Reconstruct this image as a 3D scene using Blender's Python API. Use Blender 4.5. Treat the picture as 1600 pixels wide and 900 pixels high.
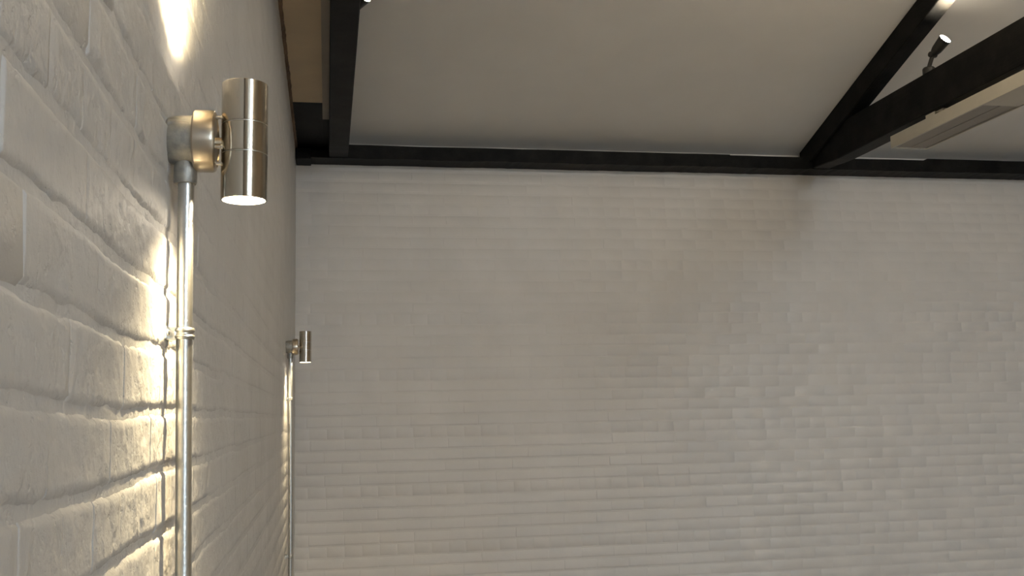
import bpy, bmesh, math, random
import numpy as np
from mathutils import Vector, Matrix, noise

random.seed(7)
rng = np.random.default_rng(7)
scene = bpy.context.scene
COL = scene.collection
for o in list(bpy.data.objects):
    bpy.data.objects.remove(o, do_unlink=True)

E = 1.55                 # eye height above the floor: all heights below are given from the eye
FPX = 1587.7             # focal length in pixels of the 1600 px wide frame
# ------------------------------------------------------------------ camera
cam_r = Vector((0.98383068, -0.17777698, -0.02173783))
cam_u = Vector((-8.70355804e-04, -1.26116096e-01, 9.92015107e-01))
cam_f = Vector((0.17909894, 0.97595598, 0.12423161))
cd = bpy.data.cameras.new('camera')
cam = bpy.data.objects.new('camera', cd)
COL.objects.link(cam)
cd.sensor_width = 36.0
cd.lens = FPX / 1600.0 * 36.0
cd.clip_start = 0.02
M = Matrix((cam_r, cam_u, -cam_f)).transposed().to_4x4()
M.translation = (0, 0, E)
cam.matrix_world = M
scene.camera = cam

# ------------------------------------------------------------------ sky, daylight, exposure
SKY_STRENGTH = 8.5
ROOM_LAMP_W = 60.0
world = bpy.data.worlds.new('overcast_sky')
scene.world = world
world.use_nodes = True
bg = world.node_tree.nodes['Background']
bg.inputs[0].default_value = (0.70, 0.85, 1.0, 1)
bg.inputs[1].default_value = SKY_STRENGTH
vs = scene.view_settings
vs.view_transform = 'Standard'
vs.look = 'None'
vs.gamma = 1.0
vs.exposure = 2.34
vs.use_curve_mapping = False
scene.cycles.max_bounces = 8
scene.cycles.diffuse_bounces = 5
scene.cycles.sample_clamp_indirect = 6.0

# ------------------------------------------------------------------ materials
def new_mat(name):
    m = bpy.data.materials.new(name)
    m.use_nodes = True
    nt = m.node_tree
    return m, nt, nt.nodes['Principled BSDF']

def ln(nt, a, b):
    nt.links.new(a, b)

def pos_node(nt):
    return nt.nodes.new('ShaderNodeNewGeometry').outputs['Position']

def noise_node(nt, vec, scale, detail=4, rough=0.55):
    n = nt.nodes.new('ShaderNodeTexNoise')
    n.inputs['Scale'].default_value = scale
    n.inputs['Detail'].default_value = detail
    n.inputs['Roughness'].default_value = rough
    ln(nt, vec, n.inputs['Vector'])
    return n.outputs['Fac']

def ramp(nt, fac, stops):
    r = nt.nodes.new('ShaderNodeValToRGB')
    el = r.color_ramp.elements
    while len(el) < len(stops):
        el.new(0.5)
    for e, (p, c) in zip(el, stops):
        e.position = p
        e.color = (*c, 1) if len(c) == 3 else c
    ln(nt, fac, r.inputs[0])
    return r.outputs[0]

def bump(nt, bs, height, dist, strength=1.0, prev=None):
    b = nt.nodes.new('ShaderNodeBump')
    b.inputs['Distance'].default_value = dist
    b.inputs['Strength'].default_value = strength
    ln(nt, height, b.inputs['Height'])
    if prev is not None:
        ln(nt, prev, b.inputs['Normal'])
    ln(nt, b.outputs[0], bs.inputs['Normal'])
    return b.outputs[0]

def paint(name, col, col2, k, rough=0.5, pits=0.0):
    m, nt, bs = new_mat(name)
    p = pos_node(nt)
    c = ramp(nt, noise_node(nt, p, 3.5, 5), [(0.35, col), (0.68, col2)])
    ln(nt, c, bs.inputs['Base Color'])
    bs.inputs['Roughness'].default_value = rough
    n1 = bump(nt, bs, noise_node(nt, p, 34, 3), 0.0018 * k, 0.8)
    n2 = bump(nt, bs, noise_node(nt, p, 230, 3), 0.0006 * k, 0.7, n1)
    if pits:
        v = noise_node(nt, p, 22, 4, 0.55)          # old flaked paint: raised scabs with soft rims
        h = ramp(nt, v, [(0.44, (0, 0, 0)), (0.56, (1, 1, 1))])
        n3 = bump(nt, bs, h, 0.0011 * pits, 0.8, n2)
        v = noise_node(nt, p, 70, 4, 0.6)
        h = ramp(nt, v, [(0.30, (0, 0, 0)), (0.40, (1, 1, 1))])
        bump(nt, bs, h, 0.0007 * pits, 0.8, n3)
    return m

MAT = {}
MAT['paint_left'] = paint('darkened_white_paint_on_rough_brick', (0.525, 0.510, 0.488), (0.575, 0.560, 0.538), 1.0, 0.5, 1.0)  # same white paint as far wall, colour darkened to offset its stronger light
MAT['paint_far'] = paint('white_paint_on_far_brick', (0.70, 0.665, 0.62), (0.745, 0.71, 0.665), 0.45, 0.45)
MAT['ceiling'] = paint('white_plaster_ceiling', (0.66, 0.645, 0.62), (0.69, 0.675, 0.65), 0.25, 0.7)
MAT['tan'] = paint('bare_tan_board', (0.53, 0.43, 0.30), (0.60, 0.49, 0.34), 0.3, 0.7)
MAT['grey_batten'] = paint('dusty_grey_batten', (0.33, 0.30, 0.26), (0.38, 0.34, 0.30), 0.4, 0.7)
MAT['fillet'] = paint('crumbly_brown_mortar', (0.10, 0.065, 0.04), (0.22, 0.15, 0.10), 1.5, 0.9, 1.0)
MAT['plain_wall'] = paint('tan_painted_wall', (0.36, 0.29, 0.22), (0.40, 0.33, 0.25), 0.3, 0.6)

def black_timber():
    m, nt, bs = new_mat('black_painted_timber')
    p = pos_node(nt)
    c = ramp(nt, noise_node(nt, p, 5, 6, 0.65), [(0.42, (0.004, 0.004, 0.004)), (0.76, (0.018, 0.017, 0.015))])
    ln(nt, c, bs.inputs['Base Color'])
    bs.inputs['Roughness'].default_value = 0.55
    bs.inputs['Specular IOR Level'].default_value = 0.12
    mp = nt.nodes.new('ShaderNodeMapping')
    mp.inputs['Scale'].default_value = (1, 0.08, 1)
    ln(nt, p, mp.inputs['Vector'])
    bump(nt, bs, noise_node(nt, mp.outputs[0], 60, 4), 0.003, 0.6)
    return m
MAT['black'] = black_timber()

def metal(name, col, rough, aniso=0.0, axis='Z', mottle=None):
    m, nt, bs = new_mat(name)
    bs.inputs['Metallic'].default_value = 1.0
    bs.inputs['Base Color'].default_value = (*col, 1)
    bs.inputs['Roughness'].default_value = rough
    if aniso:
        t = nt.nodes.new('ShaderNodeTangent')
        t.direction_type = 'RADIAL'
        t.axis = axis
        bs.inputs['Anisotropic'].default_value = aniso
        bs.inputs['Anisotropic Rotation'].default_value = 0.25
        ln(nt, t.outputs[0], bs.inputs['Tangent'])
    if mottle:
        p = pos_node(nt)
        c = ramp(nt, noise_node(nt, p, 90, 5), [(0.35, col), (0.7, mottle)])
        ln(nt, c, bs.inputs['Base Color'])
        bump(nt, bs, noise_node(nt, p, 260, 4), 0.0006, 0.6)
    return m
MAT['steel'] = metal('brushed_stainless_steel', (0.56, 0.505, 0.42), 0.16, 0.80, 'Z')
MAT['steel_x'] = metal('brushed_stainless_drum', (0.58, 0.51, 0.41), 0.28, 0.6, 'X')
MAT['groove'] = metal('worn_groove_edge', (0.75, 0.71, 0.64), 0.35)
MAT['galv'] = metal('galvanised_conduit', (0.60, 0.595, 0.56), 0.33, mottle=(0.52, 0.52, 0.50))
MAT['cast'] = metal('dull_cast_galvanised_iron', (0.36, 0.36, 0.34), 0.55, mottle=(0.52, 0.50, 0.45))
MAT['screw'] = metal('plated_screw', (0.65, 0.62, 0.58), 0.3)

def simple(name, col, rough, spec=0.5):
    m, nt, bs = new_mat(name)
    p = pos_node(nt)
    c = ramp(nt, noise_node(nt, p, 12, 3), [(0.3, tuple(x * 0.94 for x in col)), (0.7, col)])
    ln(nt, c, bs.inputs['Base Color'])
    bs.inputs['Roughness'].default_value = rough
    bs.inputs['Specular IOR Level'].default_value = spec
    return m
MAT['enamel'] = simple('cream_white_enamel', (0.54, 0.515, 0.45), 0.4)
MAT['grille'] = simple('grey_heater_panel', (0.29, 0.27, 0.24), 0.5)
MAT['dark_slot'] = simple('dark_slot', (0.03, 0.03, 0.03), 0.6)
MAT['black_metal'] = simple('matt_black_metal', (0.018, 0.017, 0.015), 0.45)
MAT['floor'] = simple('pale_brown_floor', (0.40, 0.35, 0.29), 0.5)
MAT['ground'] = simple('grey_outdoor_ground', (0.22, 0.22, 0.20), 0.9)
MAT['frame'] = simple('white_window_frame', (0.7, 0.7, 0.68), 0.4)

def emission(name, col, s):
    m, nt, bs = new_mat(name)
    bs.inputs['Base Color'].default_value = (0.8, 0.8, 0.8, 1)
    bs.inputs['Emission Color'].default_value = (*col, 1)
    bs.inputs['Emission Strength'].default_value = s
    return m
WARM = (1.0, 0.81, 0.55)
LAMP_COL = (1.0, 0.80, 0.47)
MAT['lens'] = emission('lit_lamp_lens', (1.0, 0.86, 0.66), 9.0)
MAT['spot_lens'] = emission('lit_spotlight_lens', (1.0, 0.88, 0.68), 40.0)
MAT['dead_lens'] = simple('unlit_lamp_lens', (0.35, 0.35, 0.34), 0.2)

def glass():
    m, nt, bs = new_mat('clear_window_glass')
    nt.nodes.remove(bs)
    out = nt.nodes['Material Output']
    t = nt.nodes.new('ShaderNodeBsdfTransparent')
    g = nt.nodes.new('ShaderNodeBsdfGlossy')
    g.inputs['Roughness'].default_value = 0.02
    mx = nt.nodes.new('ShaderNodeMixShader')
    mx.inputs[0].default_value = 0.06
    ln(nt, t.outputs[0], mx.inputs[1]); ln(nt, g.outputs[0], mx.inputs[2])
    ln(nt, mx.outputs[0], out.inputs[0])
    return m
MAT['glass'] = glass()

# ------------------------------------------------------------------ helpers
def mesh_obj(name, verts, faces, mat, parent=None, smooth=False, loc=None):
    me = bpy.data.meshes.new(name)
    me.from_pydata([tuple(map(float, v)) for v in verts], [], [tuple(map(int, f)) for f in faces])
    me.materials.append(MAT[mat])
    if smooth:
        me.polygons.foreach_set('use_smooth', [True] * len(me.polygons))
    me.update()
    o = bpy.data.objects.new(name, me)
    COL.objects.link(o)
    if parent:
        o.parent = parent
    if loc:
        o.location = loc
    return o

def bm_obj(name, bm, mat, parent=None, smooth=False, loc=None):
    me = bpy.data.meshes.new(name)
    bmesh.ops.recalc_face_normals(bm, faces=bm.faces)
    bm.to_mesh(me); bm.free()
    me.materials.append(MAT[mat])
    if smooth:
        for p in me.polygons:
            p.use_smooth = True
        me.set_sharp_from_angle(angle=math.radians(35))
    o = bpy.data.objects.new(name, me)
    COL.objects.link(o)
    if parent:
        o.parent = parent
    if loc:
        o.location = loc
    return o

def add_box(bm, x0, x1, y0, y1, z0, z1, bevel=0.0):
    r = bmesh.ops.create_cube(bm, size=1.0)
    for v in r['verts']:
        v.co = Vector((x0 + (v.co.x + .5) * (x1 - x0), y0 + (v.co.y + .5) * (y1 - y0), z0 + (v.co.z + .5) * (z1 - z0)))
    if bevel:
        ed = list({e for v in r['verts'] for e in v.link_edges})
        bmesh.ops.bevel(bm, geom=ed, offset=bevel, segments=2, affect='EDGES', profile=0.6)

def box_obj(name, b, mat, parent=None, bevel=0.004):
    bm = bmesh.new()
    add_box(bm, *b, bevel=bevel)
    return bm_obj(name, bm, mat, parent)

def lathe(bm, prof, axis='Z', seg=48, origin=(0, 0, 0), close=False):
    """prof: list of (radius, along).  axis X, Y or Z or a Vector."""
    a = {'X': Vector((1, 0, 0)), 'Y': Vector((0, 1, 0)), 'Z': Vector((0, 0, 1))}.get(axis, axis) if isinstance(axis, str) else axis.normalized()
    h = Vector((0, 0, 1)) if abs(a.z) < 0.9 else Vector((1, 0, 0))
    e1 = a.cross(h).normalized(); e2 = a.cross(e1)
    O = Vector(origin)
    rings = []
    for r, t in prof:
        if r < 1e-6:
            rings.append([bm.verts.new(O + a * t)])
        else:
            rings.append([bm.verts.new(O + a * t + (e1 * math.cos(2 * math.pi * k / seg) + e2 * math.sin(2 * math.pi * k / seg)) * r) for k in range(seg)])
    pairs = list(zip(rings[:-1], rings[1:]))
    if close:
        pairs.append((rings[-1], rings[0]))
    for A, B in pairs:
        for k in range(seg):
            k2 = (k + 1) % seg
            if len(A) == 1 and len(B) == 1:
                continue
            if len(A) == 1:
                bm.faces.new((A[0], B[k], B[k2]))
            elif len(B) == 1:
                bm.faces.new((A[k], A[k2], B[0]))
            else:
                bm.faces.new((A[k], A[k2], B[k2], B[k]))

def lathe_obj(name, prof, mat, parent=None, axis='Z', seg=48, origin=(0, 0, 0), close=False):
    bm = bmesh.new()
    lathe(bm, prof, axis, seg, origin, close)
    return bm_obj(name, bm, mat, parent, smooth=True)

def empty(name, loc, label, cat, group=None):
    o = bpy.data.objects.new(name, None)
    COL.objects.link(o)
    o.empty_display_size = 0.05
    o.location = loc
    tag(o, label, cat, group)
    return o

def tag(o, label, cat, group=None):
    o['label'] = label
    o['category'] = cat
    if group:
        o['group'] = group

def structure(o, label=None):
    o['kind'] = 'structure'
    if label:
        o['label'] = label
    return o

def project(P):
    P = Vector(P) - Vector((0, 0, E))
    z = P.dot(cam_f)
    if z < 0.05:
        return None
    return (800 + FPX * P.dot(cam_r) / z, 450 - FPX * P.dot(cam_u) / z, z)

# ------------------------------------------------------------------ room numbers (heights from the eye)
W = -0.2022              # painted face of the left wall
YF = 6.786               # painted face of the far wall
YB = -6.5                # back wall, behind the camera
XR = 9.0                 # right wall
HT = 1.7826              # top of the painted left wall, underside of the boarding
SL = 0.3211              # roof slope
Z0 = 1.846               # ceiling height at the far wall
YRIDGE = (YF + YB) / 2
FLOOR = -E
def ceil_z(y):
    return Z0 + SL * (YF - y) if y >= YRIDGE else Z0 + SL * (y - YB)

# ------------------------------------------------------------------ floor, ceiling, plain walls
structure(box_obj('floor', (W - 0.3, XR + 0.3, YB - 0.3, YF + 0.3, -0.12, 0.0), 'floor', bevel=0), 'pale brown floor of the room')
gz = 0.35
structure(box_obj('ground', (-12, 24, -34, YB - 0.31, -0.5, -0.25), 'ground', bevel=0), 'grey ground outside the window')

def roof_piece(V, F, x0, x1, ya, yb, lift=0.0, thick=0.15):
    za, zb = ceil_z(ya) + E + lift, ceil_z(yb) + E + lift
    b = len(V)
    for x in (x0, x1):
        V += [(x, ya, za), (x, yb, zb), (x, yb, zb + thick), (x, ya, za + thick)]
    F += [tuple(i + b for i in f_) for f_ in [(0, 1, 2, 3), (4, 7, 6, 5), (0, 4, 5, 1), (1, 5, 6, 2), (2, 6, 7, 3), (3, 7, 4, 0)]]
V = []; F = []
roof_piece(V, F, W - .3, XR + .3, YF + .3, YRIDGE)
structure(mesh_obj('ceiling', V, F, 'ceiling'), 'sloping white plaster ceiling rising from the far wall')
# the other slope, behind the camera, with a rooflight in it
SKX0, SKX1, SKY0, SKY1 = 3.75, 4.75, -6.0, -3.6
V = []; F = []
roof_piece(V, F, W - .3, SKX0, YRIDGE, YB - .3)
roof_piece(V, F, SKX1, XR + .3, YRIDGE, YB - .3)
roof_piece(V, F, SKX0, SKX1, YRIDGE, SKY1)
roof_piece(V, F, SKX0, SKX1, SKY0, YB - .3)
structure(mesh_obj('ceiling_back', V, F, 'ceiling'), 'sloping white plaster ceiling on the other side of the ridge')
V = []; F = []
for q in ((SKX0, SKX0 + .05, SKY0, SKY1), (SKX1 - .05, SKX1, SKY0, SKY1), (SKX0 + .05, SKX1 - .05, SKY0, SKY0 + .05), (SKX0 + .05, SKX1 - .05, SKY1 - .05, SKY1)):
    roof_piece(V, F, *q, lift=.05, thick=.08)
rl = structure(mesh_obj('window_2', V, F, 'frame'), 'long rooflight in the ceiling slope behind the camera')
V = []; F = []
roof_piece(V, F, SKX0 + .05, SKX1 - .05, SKY0 + .05, SKY1 - .05, lift=.09, thick=.005)
mesh_obj('pane', V, F, 'glass', rl)
ld = bpy.data.lights.new('window_portal', 'AREA')
ld.shape = 'RECTANGLE'; ld.size = SKX1 - SKX0; ld.size_y = (SKY1 - SKY0) * 1.06
ld.cycles.is_portal = True
lo = bpy.data.objects.new('window_portal', ld); COL.objects.link(lo)
lo.location = ((SKX0 + SKX1) / 2, (SKY0 + SKY1) / 2, ceil_z((SKY0 + SKY1) / 2) + E + .20)
lo.rotation_euler = (math.atan(SL), 0, 0)

# back wall with a window opening
WINS = [(3.0, 3.8)]
WZ0, WZ1 = 0.85, 3.15
bm = bmesh.new()
xs = [W - 0.3] + [a for w in WINS for a in w] + [XR + 0.3]
for k in range(0, len(xs), 2):
    add_box(bm, xs[k], xs[k + 1], YB - 0.3, YB, 0, ceil_z(YB) + E + 0.05)
for a, b in WINS:
    add_box(bm, a, b, YB - 0.3, YB, 0, WZ0)
    add_box(bm, a, b, YB - 0.3, YB, WZ1, ceil_z(YB) + E + 0.05)
structure(bm_obj('wall_back', bm, 'plain_wall'), 'tan back wall with a tall window')
for i, (a, b) in enumerate(WINS):
    bm = bmesh.new()
    add_box(bm, a, a + 0.06, YB - 0.2, YB - 0.13, WZ0, WZ1); add_box(bm, b - 0.06, b, YB - 0.2, YB - 0.13, WZ0, WZ1)
    add_box(bm, a + .06, b - .06, YB - 0.2, YB - 0.13, WZ0, WZ0 + 0.06); add_box(bm, a + .06, b - .06, YB - 0.2, YB - 0.13, WZ1 - 0.06, WZ1)
    add_box(bm, (a + b) / 2 - 0.02, (a + b) / 2 + 0.02, YB - 0.19, YB - 0.14, WZ0 + .06, WZ1 - .06)
    wo = structure(bm_obj('window_%d' % (i + 1), bm, 'frame'), 'tall white framed window in the back wall')
    for c0, c1 in ((a + .06, (a + b) / 2 - .02), ((a + b) / 2 + .02, b - .06)):
        box_obj('pane', (c0, c1, YB - 0.168, YB - 0.164, WZ0 + .06, WZ1 - .06), 'glass', wo, bevel=0)
    ld = bpy.data.lights.new('window_portal', 'AREA')
    ld.shape = 'RECTANGLE'; ld.size = b - a; ld.size_y = WZ1 - WZ0
    ld.cycles.is_portal = True
    lo = bpy.data.objects.new('window_portal', ld); COL.objects.link(lo)
    lo.location = ((a + b) / 2, YB - 0.22, (WZ0 + WZ1) / 2)
    lo.rotation_euler = (math.radians(90), 0, math.radians(0))

# right wall (gable)
def gable(x, outward):
    y = [YB - 0.3, YF + 0.3]
    pts = [(YB - .3, 0), (YF + .3, 0), (YF + .3, ceil_z(YF) + E + .02), (YRIDGE, ceil_z(YRIDGE) + E + .02), (YB - .3, ceil_z(YB) + E + .02)]
    v = [(x, a, b) for a, b in pts] + [(x + outward * 0.3, a, b) for a, b in pts]
    n = len(pts)
    f = [tuple(range(n)), tuple(range(2 * n - 1, n - 1, -1))] + [(i, i + n, (i + 1) % n + n, (i + 1) % n) for i in range(n)]
    return v, f
v, f = gable(XR, 1)
structure(mesh_obj('wall_right', v, f, 'plain_wall'), 'tan gable wall at the right end of the room')

# ------------------------------------------------------------------ brick walls
def fbm(x, y, z, o=3):
    s = 0; a = 1.0; t = 0
    for _ in range(o):
        s += a * noise.noise((x, y, z)); t += a
        a *= 0.5; x *= 2.1; y *= 2.1; z *= 2.1
    return s / t

def smooth01(t):
    t = min(max(t, 0.0), 1.0)
    return t * t * (3 - 2 * t)

def brick_grid(L, H, nu, nv, edge, proud, lump, seed, wob=0.005, fine=0.0):
    """front skin of one brick: u along the wall, v up, d = depth out of the wall (0 = mortar face).
    The ends nearly touch the next brick: thick paint fills most upright joints."""
    mu, mv = max(nu - 8, 2), max(nv - 6, 1)
    us = [-L / 2, -L / 2 + .0004, -L / 2 + edge * .5, -L / 2 + edge] + list(np.linspace(-L / 2 + edge * 1.8, L / 2 - edge * 1.8, mu)) + [L / 2 - edge, L / 2 - edge * .5, L / 2 - .0004, L / 2]
    vs_ = [-H / 2, -H / 2 + edge * .45, -H / 2 + edge] + list(np.linspace(-H / 2 + edge * 1.8, H / 2 - edge * 1.8, mv)) + [H / 2 - edge, H / 2 - edge * .45, H / 2]
    V = []
    sx, sy = seed * 7.31, seed * 3.17
    tu, tv = random.uniform(-1, 1) * .0010, random.uniform(-1, 1) * .0008
    ends = [random.choice((.0, .04, .08, .15, .25, .5)) for _ in range(2)]
    last_u, last_v = len(us) - 1, len(vs_) - 1
    for j, v_ in enumerate(vs_):
        for i, u_ in enumerate(us):
            if i in (0, last_u) or j in (0, last_v):
                V.append((u_, v_, -0.0018)); continue
            eu, ev = L / 2 - abs(u_), H / 2 - abs(v_)
            wb = wob * max(0, fbm(u_ * 22 + sx, v_ * 22 + sy, 3.3, 2))
            pv = smooth01((ev - wb) / edge)
            pu = 1 - ends[0 if u_ < 0 else 1] * (1 - smooth01((eu - wb * 1.6) / (edge * 1.5)))
            d = -0.0018 + (proud + 0.0018) * pv * pu
            d += lump * fbm(u_ * 16 + sx, v_ * 16 + sy, seed * .77, 3) * smooth01(ev / (edge * 1.5)) * smooth01(eu / (edge * 4)) + fine * fbm(u_ * 75 + sx, v_ * 75 + sy, seed * .3, 3) * smooth01(eu / edge) + (tu * u_ / (L / 2) + tv * v_ / (H / 2)) * (proud / .005) * smooth01(eu / (edge * 4))
            V.append((u_, v_, d))
    n = len(us)
    F = [(j * n + i, j * n + i + 1, (j + 1) * n + i + 1, (j + 1) * n + i) for j in range(len(vs_) - 1) for i in range(n - 1)]
    return V, F

def brick_lo(L, H, edge, proud, lump, seed):
    """cheap front skin of one brick: 24 triangles or so"""
    V, F = [], []
    us = [-L / 2, -L / 2 + edge, 0, L / 2 - edge, L / 2]
    vs_ = [-H / 2, -H / 2 + edge, H / 2 - edge, H / 2]
    for j, v_ in enumerate(vs_):
        for i, u_ in enumerate(us):
            rim = i in (0, 4) or j in (0, 3)
            uu = u_ + (0 if rim else random.uniform(-1, 1) * edge * .35)
            vv = v_ + (0 if rim else random.uniform(-1, 1) * edge * .35)
            V.append((uu, vv, -0.0012 if rim else proud + random.uniform(-1, 1) * lump))
    for j in range(3):
        for i in range(4):
            F.append((j * 5 + i, j * 5 + i + 1, (j + 1) * 5 + i + 1, (j + 1) * 5 + i))
    return V, F

def to_left(V):      # u -> +Y, v -> Z, d -> +X
    return [(d, u, v) for u, v, d in V]
def to_far(V):       # u -> +X, v -> Z, d -> -Y
    return [(u, -d, v) for u, v, d in V]

PITCH_H, PITCH_L, JT = 0.075, 0.225, 0.0030

# ---- left wall: mortar bed (uneven), with the gable above
MORTAR = 0.0030
X0L = W - MORTAR
def frange(a, b, s):
    n = max(1, int(round((b - a) / s)))
    return list(np.linspace(a, b, n + 1))
ys = frange(YB - .3, -0.5, .5)[:-1] + frange(-0.5, 0.5, .1)[:-1] + frange(0.5, 2.4, .011)[:-1] + frange(2.4, YF + 0.3, .06)
zs = frange(FLOOR, -0.6, .1)[:-1] + frange(-0.6, 1.15, .011)[:-1] + frange(1.15, HT + 0.01, .05)
V = []; F = []
for z in zs:
    for y in ys:
        d = 0.0
        if 0.5 < y < 2.4 and -0.6 < z < 1.15:
            d = 0.0022 * fbm(y * 18, z * 18, 5.5, 3)
        V.append((X0L + d, y, z + E))
n = len(ys)
F = [(j * n + i, j * n + i + 1, (j + 1) * n + i + 1, (j + 1) * n + i) for j in range(len(zs) - 1) for i in range(n - 1)]
b0 = len(V)                                   # the gable above, and the thickness of the wall
GP = [(YB - .3, HT + .01), (YF + .3, HT + .01), (YF + .3, ceil_z(YF) + .02), (YRIDGE, ceil_z(YRIDGE) + .02), (YB - .3, ceil_z(YB) + .02)]
V += [(X0L, a, b + E) for a, b in GP]
F.append(tuple(range(b0, b0 + 5)))
b1 = len(V)
BP = [(YB - .3, FLOOR), (YF + .3, FLOOR)] + GP[2:]
V += [(X0L - .3, a, b + E) for a, b in BP]
F.append(tuple(range(b1 + 4, b1 - 1, -1)))
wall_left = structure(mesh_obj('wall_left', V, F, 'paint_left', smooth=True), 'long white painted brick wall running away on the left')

def lay_bricks(u0, u1, z_lo, z_hi, offs, seed):
    """list of (u centre, z centre, length)"""
    out = []
    rr = random.Random(seed)
    k0 = int(math.floor((z_lo - 0.015) / PITCH_H)); k1 = int(math.ceil((z_hi - 0.015) / PITCH_H))
    for k in range(k0, k1):
        za = max(0.015 + k * PITCH_H, z_lo); zb = min(0.015 + (k + 1) * PITCH_H, z_hi)
        if zb - za < 0.02:
            continue
        header = (k % 5 == 3)
        pl = PITCH_L / 2 if header else PITCH_L
        off = offs.get(k, (k % 2) * PITCH_L / 2 + rr.uniform(-.02, .02))
        u = off - math.ceil((off - u0) / pl) * pl
        while u < u1:
            a, b = max(u, u0), min(u + pl, u1)
            if b - a > 0.03:
                j = rr.uniform(-.004, .004)
                out.append(((a + b) / 2, (za + zb) / 2, b - a + .003, zb - za - JT + rr.uniform(-.0025, .0015)))
            u += pl
    return out

def in_view(P, L, H, along):
    c = project(P)
    if c is None or not (-40 < c[0] < 1640 and -30 < c[1] < 930):
        return 0
    P = Vector(P)
    a = project(P - along * L / 2); b = project(P + along * L / 2)
    if a is None or b is None:
        return 0
    return abs(a[0] - b[0]) * H * FPX / c[2]

def build_wall(bricks, pos, conv, along, parent, mat, hi_fn, params, nvar, rest_name):
    scored = sorted(((in_view(pos(u, z), L, H, along), u, z, L, H) for u, z, L, H in bricks), reverse=True)
    first = [s for s in scored if s[0] > 0][:300]
    rest = scored[len(first):]
    cache = {}
    for i, (s, u, z, L, H) in enumerate(first):
        edge, proud, lump = params(u, z)
        if hi_fn(u, z):
            near = .85 < u < 1.8
            Vb, Fb = brick_grid(L, H, max(10, int((52 if near else 28) * L / .215)), 20 if near else 13, edge, proud, lump, i + 1.0, fine=.0013 if near else .0010)
            Vb = [(a_, b_ + (0.010 * fbm((a_ + u) * 2.4, (b_ + z) * 4.0, 9.1, 2)), c_) for a_, b_, c_ in Vb]
            o = mesh_obj('brick', conv(Vb), Fb, mat, parent, smooth=True, loc=pos(u, z))
        else:
            key = (round(L, 2), round(H, 3), round(proud, 4), random.randrange(nvar))
            if key not in cache:
                Vb, Fb = brick_grid(L, H, 11, 7, edge, proud, lump, 500 + len(cache))
                me = bpy.data.meshes.new('brick')
                me.from_pydata([tuple(map(float, q)) for q in conv(Vb)], [], Fb)
                me.materials.append(MAT[mat])
                me.polygons.foreach_set('use_smooth', [True] * len(me.polygons))
                cache[key] = me
            o = bpy.data.objects.new('brick', cache[key])
            COL.objects.link(o); o.parent = parent; o.location = pos(u, z)
    V = []; F = []
    for s, u, z, L, H in rest:
        edge, proud, lump = params(u, z)
        Vb, Fb = brick_lo(L, H, edge, proud, lump * .4, 0)
        p = pos(u, z); b = len(V)
        V += [(q[0] + p[0], q[1] + p[1], q[2] + p[2]) for q in conv(Vb)]
        F += [tuple(a + b for a in f_) for f_ in Fb]
    o = mesh_obj(rest_name, V, F, mat, parent, smooth=True)
    o['kind'] = 'stuff'

left_bricks = lay_bricks(YB, YF, FLOOR, HT, {-1: 1.257, 0: 1.766, -2: 1.87, 1: 1.63, -3: 1.30, 2: 1.35}, 3)
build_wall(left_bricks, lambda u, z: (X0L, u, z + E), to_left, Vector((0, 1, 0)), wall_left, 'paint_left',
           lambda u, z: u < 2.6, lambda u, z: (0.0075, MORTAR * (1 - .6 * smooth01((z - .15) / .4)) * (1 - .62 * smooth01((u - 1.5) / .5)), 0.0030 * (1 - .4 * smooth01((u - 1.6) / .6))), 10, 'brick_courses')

# crumbly fillet along the top edge of the left wall
V = []; F = []
yy = frange(2.0, YF - .1, .02)
for i, y in enumerate(yy):
    r = 0.016 + 0.016 * abs(fbm(y * 9, 0.3, 1.1, 3)) + random.uniform(0, .003)
    dz = 0.024 + 0.026 * abs(fbm(y * 13, 4.3, 2.1, 3)) + random.uniform(0, .004)
    V += [(W - .01, y, HT + E), (W + r * .6, y, HT + E), (W + r * .5, y, HT + E - dz * .5), (W - .004, y, HT + E - dz)]
for i in range(len(yy) - 1):
    for k in range(3):
        F.append((i * 4 + k, (i + 1) * 4 + k, (i + 1) * 4 + k + 1, i * 4 + k + 1))
fl = mesh_obj('mortar_fillet', V, F, 'fillet', wall_left)
fl['label'] = 'ragged brown crumbling edge along the top of the wall'

# ---- far wall
MF = 0.0030
bm = bmesh.new()
add_box(bm, W - .3, XR + .3, YF + MF, YF + .3, 0, ceil_z(YF) + E + .02)
wall_far = structure(bm_obj('wall_far', bm, 'paint_far'), 'wide white painted brick wall at the far end under the black beam')
far_bricks = lay_bricks(W, XR, FLOOR, 1.70, {}, 11)
def far_params(u, z):
    t = smooth01((z - 0.55) / 0.7)
    h = 0.4 + 0.6 * abs(fbm(u * .7, z * .7, 8.8, 2)) * 2
    return (0.007, max(0.0006, MF * (1 - .7 * t) * min(max(h, .65), .95)), 0.0010)
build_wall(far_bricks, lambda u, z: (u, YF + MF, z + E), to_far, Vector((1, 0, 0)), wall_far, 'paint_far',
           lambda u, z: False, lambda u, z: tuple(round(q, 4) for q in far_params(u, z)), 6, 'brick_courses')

# ------------------------------------------------------------------ boarding above the left wall
bm = bmesh.new()
add_box(bm, W - .02, -0.027, 0.5, 5.69, HT + E, HT + E + .02)
structure(bm_obj('trim_1', bm, 'tan'), 'bare tan board lying flat along the top of the left wall')
bm = bmesh.new()
add_box(bm, W - .02, 0.011, 5.69, YF, HT + E - .001, HT + E + .03)
structure(bm_obj('trim_2', bm, 'black'), 'black painted board closing the corner above the left wall')
bm = bmesh.new()
add_box(bm, -0.027, 0.011, 0.5, 6.0, HT + E - .004, HT + E + .03)
structure(bm_obj('trim_3', bm, 'grey_batten'), 'narrow dusty grey batten beside the left black tie beam')

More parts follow.
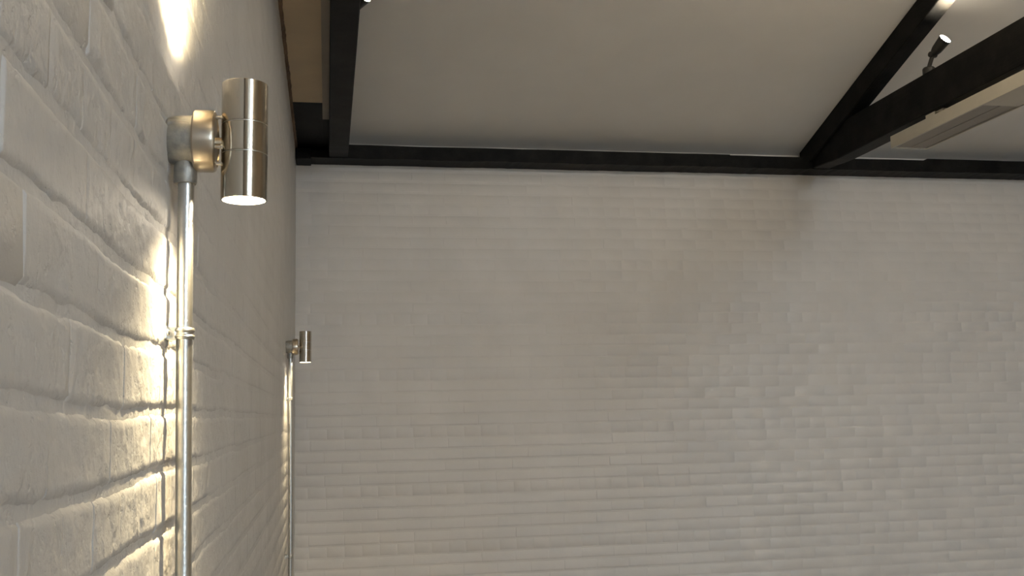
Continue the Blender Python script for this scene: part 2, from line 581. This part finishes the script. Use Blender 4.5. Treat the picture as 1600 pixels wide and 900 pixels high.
# ------------------------------------------------------------------ black wall plate on the far wall
def rough_beam(name, x0, x1, y0, y1, z0, z1, parent, step=0.035, amp=0.0035, top_amp=0.002, seed=0):
    """a beam along X with ragged lower and upper front edges"""
    V = []; F = []
    xs_ = frange(x0, x1, step)
    for x in xs_:
        a = amp * fbm(x * 6 + seed, 1.7, 0.2, 3) * 2 + (random.uniform(-1, 1) * amp * .5)
        b = top_amp * fbm(x * 2.3 + seed, 7.7, 0.9, 3) * 2
        V += [(x, y0, z0 + a + E), (x, y0 + .002 * fbm(x * 3, seed, 2), z1 + b + E), (x, y1, z1 + b + E), (x, y1, z0 + a * .5 + E)]
    for i in range(len(xs_) - 1):
        for k in range(4):
            F.append((i * 4 + k, (i + 1) * 4 + k, (i + 1) * 4 + (k + 1) % 4, i * 4 + (k + 1) % 4))
    m = len(xs_) - 1
    F += [(0, 1, 2, 3), (m * 4 + 3, m * 4 + 2, m * 4 + 1, m * 4)]
    return mesh_obj(name, V, F, 'black', parent)
plate = empty('wall_plate', (2.5, 6.60, 1.654 + E), 'long black timber beam running across the top of the far wall', 'beam')
def child_world(o, root):
    o.parent = root
    o.matrix_parent_inverse = Matrix.Translation(-Vector(root.location))
    return o
child_world(rough_beam('lower_beam', W, XR, 6.60, YF, 1.6985, 1.748, None, seed=1), plate)
child_world(rough_beam('upper_beam', -0.0, 2.80, 6.612, YF, 1.748, 1.7935, None, seed=5), plate)
child_world(rough_beam('upper_beam', 2.80, 4.33, 6.612, YF, 1.748, 1.787, None, seed=9), plate)
child_world(rough_beam('upper_beam', 4.33, XR, 6.612, YF, 1.748, 1.800, None, seed=15), plate)
child_world(box_obj('end_block', (W, -0.105, 6.595, YF, 1.688 + E, 1.76 + E), 'black'), plate)

# ------------------------------------------------------------------ roof trusses
def truss(x0, x1, tz0, tz1, rx0, rx1, label):
    t = empty('roof_truss', ((x0 + x1) / 2, YRIDGE, tz0 + E), label, 'roof truss', 'black timber roof trusses')
    def wavy(name, x0, x1, pts_lo, pts_hi, n):
        V = []; F = []
        for i in range(n + 1):
            s = i / n
            lo = Vector(pts_lo[0]).lerp(Vector(pts_lo[1]), s); hi = Vector(pts_hi[0]).lerp(Vector(pts_hi[1]), s)
            w = 0.0025 * fbm(lo.x * 3 + x0 * 5, 2.2, .4, 3)
            w2 = 0.0025 * fbm(lo.x * 3 + x0 * 9, 5.2, .4, 3)
            c = 0.005
            if name == 'tie_beam':
                w += max(0, 1.704 - tz0) * smooth01((lo.x - 6.25) / .35)
            V += [(x0 + c, lo.x, lo.y + w + E), (x0, lo.x, lo.y + w + c + E), (x0 + w2, hi.x, hi.y + w2 + E), (x1 + w2, hi.x, hi.y + w2 + E), (x1, lo.x, lo.y + w + c + E), (x1 - c, lo.x, lo.y + w + E)]
        for i in range(n):
            for k in range(6):
                F.append((i * 6 + k, (i + 1) * 6 + k, (i + 1) * 6 + (k + 1) % 6, i * 6 + (k + 1) % 6))
        F += [tuple(range(6)), tuple(range(n * 6 + 5, n * 6 - 1, -1))]
        return child_world(mesh_obj(name, V, F, 'black'), t)
    wavy('tie_beam', x0, x1, ((YF - .02, tz0), (YB + .02, tz0)), ((YF - .02, tz1), (YB + .02, tz1)), 130)
    d = 0.15
    wavy('principal_rafter', rx0, rx1, ((YF - .03, ceil_z(YF - .03) - d), (YRIDGE, ceil_z(YRIDGE) - d)), ((YF - .03, ceil_z(YF - .03) + .01), (YRIDGE, ceil_z(YRIDGE) + .01)), 50)
    wavy('principal_rafter', rx0, rx1, ((YB + .03, ceil_z(YB + .03) - d), (YRIDGE, ceil_z(YRIDGE) - d)), ((YB + .03, ceil_z(YB + .03) + .01), (YRIDGE, ceil_z(YRIDGE) + .01)), 50)
    child_world(box_obj('king_post', (rx0 + .01, rx1 - .01, YRIDGE - .06, YRIDGE + .06, tz1 + E - .01, ceil_z(YRIDGE) + E - .05), 'black'), t)
    return t
TZ0, TZ1 = 1.684, 1.918
truss(0.011, 0.134, TZ0, TZ1, 0.018, 0.127, 'black timber tie beam and rafter close beside the left wall')
truss(3.42, 3.545, TZ0, TZ1, 3.40, 3.508, 'black timber tie beam and rafter forming a V on the right')

# ------------------------------------------------------------------ heater under the right tie beam
ht = empty('ceiling_heater', (3.50, 4.4, 1.5625 + E), 'long cream white heater panel hung beneath the right black tie beam', 'heater')
hx0, hx1, hy0, hy1, hz0, hz1 = 3.38, 3.62, 3.30, 5.525, 1.5625, 1.637
bm = bmesh.new()   # casing: a tray open below
t = 0.012
add_box(bm, hx0, hx1, hy0, hy1, hz0 + E + .02, hz1 + E, .003)
add_box(bm, hx0, hx0 + t, hy0, hy1, hz0 + E, hz0 + E + .022)
add_box(bm, hx1 - t, hx1, hy0, hy1, hz0 + E, hz0 + E + .022)
add_box(bm, hx0 + t, hx1 - t, hy1 - t, hy1, hz0 + E, hz0 + E + .022)
add_box(bm, hx0 + t, hx1 - t, hy0, hy0 + t, hz0 + E, hz0 + E + .022)
add_box(bm, hx0 + t, hx1 - t, 4.30, 4.66, hz0 + E + .003, hz0 + E + .022)
child_world(bm_obj('casing', bm, 'enamel'), ht)
xm = (hx0 + hx1) / 2 + .004
for (ya, yb) in ((4.665, hy1 - t - .002), (hy0 + t + .002, 4.295)):
    for (xa, xb) in ((hx0 + t + .004, xm - .003), (xm + .003, hx1 - t - .006)):
        child_world(box_obj('heating_panel', (xa, xb, ya, yb, hz0 + E + .006, hz0 + E + .024), 'grille', bevel=.002), ht)
for y in (5.13, 4.22):
    bm = bmesh.new()
    add_box(bm, 3.398, 3.402, y - .045, y + .045, hz1 + E - .002, hz1 + E + .026)
    add_box(bm, 3.402, 3.53, y - .045, y + .045, hz1 + E + .022, hz1 + E + .026)
    add_box(bm, 3.45, 3.50, y - .045, y + .045, hz1 + E + .026, TZ0 + E + .002)
    child_world(bm_obj('bracket', bm, 'enamel'), ht)

# ------------------------------------------------------------------ spotlights on the tie beams
def add_spot(name, loc, direction, watts, angle, blend, radius, parent=None, col=WARM):
    ld = bpy.data.lights.new(name, 'SPOT')
    ld.energy = watts; ld.color = col
    ld.spot_size = math.radians(angle); ld.spot_blend = blend
    ld.shadow_soft_size = radius
    lo = bpy.data.objects.new(name, ld); COL.objects.link(lo)
    lo.location = loc
    lo.rotation_euler = Vector(direction).to_track_quat('-Z', 'Y').to_euler()
    if parent:
        child_world(lo, parent)
    return lo

def spotlight(base, aim, label, watts=ROOM_LAMP_W, angle=150, stem=0.075, lean=(0.01, -0.03)):
    """base: point on the top of the beam; aim: direction of the beam of light"""
    b = Vector(base) + Vector((0, 0, E)); a = Vector(aim).normalized()
    r = empty('spotlight', b, label, 'spotlight', 'black spotlights on the roof trusses')
    child_world(lathe_obj('mounting_base', [(0, 0), (.033, 0), (.036, .004), (.036, .034), (.030, .042), (0, .042)], 'black_metal', axis='Z', seg=24, origin=b), r)
    j = b + Vector((lean[0], lean[1], stem))
    d = (j - (b + Vector((0, 0, .04))))
    child_world(lathe_obj('stem', [(0, 0), (.012, 0), (.012, d.length), (0, d.length)], 'black_metal', axis=d, seg=16, origin=b + Vector((0, 0, .04))), r)
    side = a.cross(Vector((0, 0, 1))).normalized()
    child_world(lathe_obj('knuckle', [(0, -.022), (.016, -.022), (.017, -.018), (.017, .018), (.016, .022), (0, .022)], 'black_metal', axis=side, seg=20, origin=j), r)
    hd = child_world(lathe_obj('lamp_head', [(0, .0), (.016, .0), (.024, .008), (.030, .03), (.036, .103), (.037, .108), (.033, .108), (.032, .095), (0, .091)], 'black_metal', axis=a, seg=28, origin=j + a * .008), r)
    lathe_obj('lens', [(.0325, .1055), (.022, .1085), (0, .110)], 'spot_lens', hd, axis=a, seg=28, origin=j + a * .008)
    add_spot('lamp_light', j + a * .130, a, watts, angle, 0.9, 0.06, r)
    return r
spotlight((3.455, 5.195, TZ1), (0.20, -0.78, 0.52), 'black spotlight with glowing lens standing on the right tie beam', angle=100, stem=0.110, lean=(0.012, -0.03))
spotlight((0.104, 4.87, TZ1), (0.42, -0.55, 0.25), 'glowing spotlight on the left tie beam at the top edge', watts=ROOM_LAMP_W * .5)
for (x, y, lab) in ((3.48, 2.4, 'added unseen black spotlight on the right tie beam below the ridge'), (3.48, -2.4, 'added unseen black spotlight on the right tie beam behind the camera'),
                    (0.09, -1.6, 'added unseen black spotlight on the left tie beam behind the camera')):
    spotlight((x, y, TZ1), ((-0.15, 0.50, 0.70) if y > 0 else (0.35, -0.2, 0.9)) if x > 1 else (0.8, 0.1, 0.6), lab, watts=ROOM_LAMP_W * (.55 if y > 0 else 1.05))  # fixtures added out of view for general warm light and far wall top

# ------------------------------------------------------------------ wall lights, boxes, conduits
HL, DL, DC, RL, LL = 0.3675, 0.0942, 0.0253, 0.030, 0.1575
def wall_light(y, up_on, label, w_up, w_dn):
    xl = W + DL; zc = HL + E
    t = empty('wall_light', (xl, y, zc - LL / 2), label, 'wall light', 'steel up and down wall lights')
    h = LL / 2
    g1, g2 = h - .355 * LL, h - .61 * LL
    g = 0.0011
    prof = [(RL - .0022, h - .006), (RL - .0022, h), (RL - .0006, h), (RL, h - .0006), (RL, g1 + g), (RL - .0012, g1 + g * .6), (RL - .0012, g1 - g * .6), (RL, g1 - g),
            (RL, g2 + g), (RL - .0012, g2 + g * .6), (RL - .0012, g2 - g * .6), (RL, g2 - g), (RL, -h + .0006), (RL - .0006, -h), (RL - .0022, -h), (RL - .0022, -h + .006)]
    child_world(lathe_obj('tube_body', prof, 'steel', axis='Z', seg=96, origin=(xl, y, zc)), t)
    for gz_ in (g1, g2):
        child_world(lathe_obj('groove_ring', [(RL - .0011, gz_ - .0006), (RL - .0003, gz_ - .0005), (RL - .0003, gz_ + .0005), (RL - .0011, gz_ + .0006)], 'groove', axis='Z', seg=96, origin=(xl, y, zc), close=True), t)
    for s, on in ((1, up_on), (-1, True)):
        child_world(lathe_obj('lens', [(RL - .0023, s * (h - .0018)), (RL * .6, s * (h - .0012)), (0, s * (h - .001))], 'lens' if on else 'dead_lens', axis='Z', seg=48, origin=(xl, y, zc)), t)
        child_world(lathe_obj('reflector_cap', [(RL - .0023, s * (h - .004)), (0, s * (h - .0045))], 'black_metal', axis='Z', seg=32, origin=(xl, y, zc)), t)
        if on:
            w = w_up if s > 0 else w_dn
            add_spot('lamp_spill', (xl, y, zc + s * (h + .002)), (0, 0, s), w, 140 if s > 0 else 134, 1.0, 0.007, t, LAMP_COL)
            add_spot('lamp_beam', (xl, y, zc + s * (h + .002)), (0, 0, s), w * 1.5, 36, 1.0, 0.007, t, LAMP_COL)
    # drum shaped back plate on the box, its cap, screws and the arm to the tube
    x0 = W + .030
    child_world(lathe_obj('back_plate', [(0, 0), (.0385, 0), (.0405, .002), (.0410, .005), (.0410, .0225), (.0400, .0262), (.0375, .0280), (.034, .0286), (.0335, .0270), (0, .0270)], 'steel_x', axis='X', seg=72, origin=(x0, y, zc)), t)
    child_world(lathe_obj('arm', [(0, 0), (.0075, 0), (.0075, .012), (0, .012)], 'steel_x', axis='X', seg=24, origin=(x0 + .026, y, zc - .002)), t)
    for dz, dy in ((.031, -.006), (-.031, -.006), (-.010, -.012)):
        child_world(lathe_obj('screw', [(0, 0), (.0022, 0), (.0022, .0085), (.0034, .009), (.0034, .0115), (0, .012)], 'screw', axis='X', seg=16, origin=(x0 + .026, y + dy, zc + dz)), t)
    # galvanised box behind
    b = empty('junction_box', (W, y, zc), label.replace('wall light', 'wall light box'), 'junction box', 'round galvanised boxes behind the wall lights')
    return t, b

def junction_box(b, y):
    zc = HL + E
    child_world(lathe_obj('box_body', [(0, -.004), (.0285, -.004), (.0305, 0), (.0325, .008), (.0330, .022), (.0335, .0295), (0, .0295)], 'cast', axis='X', seg=48, origin=(W, y, zc)), b)
    x = W + .0185
    child_world(lathe_obj('spout', [(0.0, -.070 + .0), (.0105, -.070), (.0138, -.070), (.0148, -.068), (.0148, -.050), (.0140, -.045), (.0150, -.030), (.0160, -.018), (0, -.018)], 'cast', axis='Z', seg=36, origin=(W + .0195, y, zc + .012)), b)
    for dy in (-.022, .022):
        child_world(lathe_obj('lug', [(0, .0), (.006, .0), (.006, .028), (0, .028)], 'cast', axis='X', seg=16, origin=(W, y + dy, zc + .016)), b)

def conduit(y, saddles, label, lean=0.0):
    r = 0.0102
    zt = HL - .043
    xa, xb = W + .0205, W + .0253 + lean
    t = empty('conduit', (xb, y, 0.0), label, 'conduit', 'galvanised conduits dropping from the wall lights')
    bm = bmesh.new()
    seg, n = 28, 24
    rings = []
    def xc(z):
        return xa + (xb - xa) * smooth01((zt - z) / 0.9)
    for i in range(n + 1):
        z = zt + (FLOOR - zt) * i / n
        rings.append([bm.verts.new((xc(z) + r * math.cos(2 * math.pi * k / seg), y + r * math.sin(2 * math.pi * k / seg), z + E)) for k in range(seg)])
    for A, B in zip(rings[:-1], rings[1:]):
        for k in range(seg):
            bm.faces.new((A[k], A[(k + 1) % seg], B[(k + 1) % seg], B[k]))
    child_world(bm_obj('pipe', bm, 'galv', smooth=True), t)
    for sz in saddles:
        x = xc(sz); z = sz + E
        # two-lobed strap round the pipe
        prof = [(r + .0002, -.0075), (r + .0016, -.0075), (r + .0030, -.0058), (r + .0032, -.0035), (r + .0014, -.0010), (r + .0014, .0010), (r + .0032, .0035), (r + .0030, .0058), (r + .0016, .0075), (r + .0002, .0075)]
        s = child_world(lathe_obj('saddle', prof, 'galv', axis='Z', seg=36, origin=(x, y, z), close=True), t)
        bm = bmesh.new()
        add_box(bm, W - .002, x - r + .0012, y - .008, y + .008, z - .0085, z + .0085, .0015)
        add_box(bm, W - .003, W + .004, y - .026, y + .026, z - .0085, z + .0085, .0015)
        bm_obj('spacer_bar', bm, 'galv', s)
        for dy in (-.0205, .0205):
            lathe_obj('screw', [(0, 0), (.004, 0), (.0042, .0015), (.0025, .003), (0, .0033)], 'screw', s, axis='X', seg=14, origin=(W + .004, y + dy, z))
    return t

Y1, Y2 = 1.3571, 5.2639
W_UP, W_DN = 12.0, 6.0
t1, b1_ = wall_light(Y1, True, 'large near brushed steel wall light shining up and down', W_UP, W_DN)
t2, b2_ = wall_light(Y2, False, 'small distant brushed steel wall light near the room corner', W_UP, W_DN)
b1_['label'] = 'round galvanised box holding the large near wall light'
b2_['label'] = 'round galvanised box holding the small distant wall light'
junction_box(b1_, Y1); junction_box(b2_, Y2)
conduit(Y1, [0.113, -0.66], 'thick looking near galvanised conduit below the large wall light', lean=0.004)
conduit(Y2, [0.106, -0.668], 'thin looking distant galvanised conduit below the small wall light')
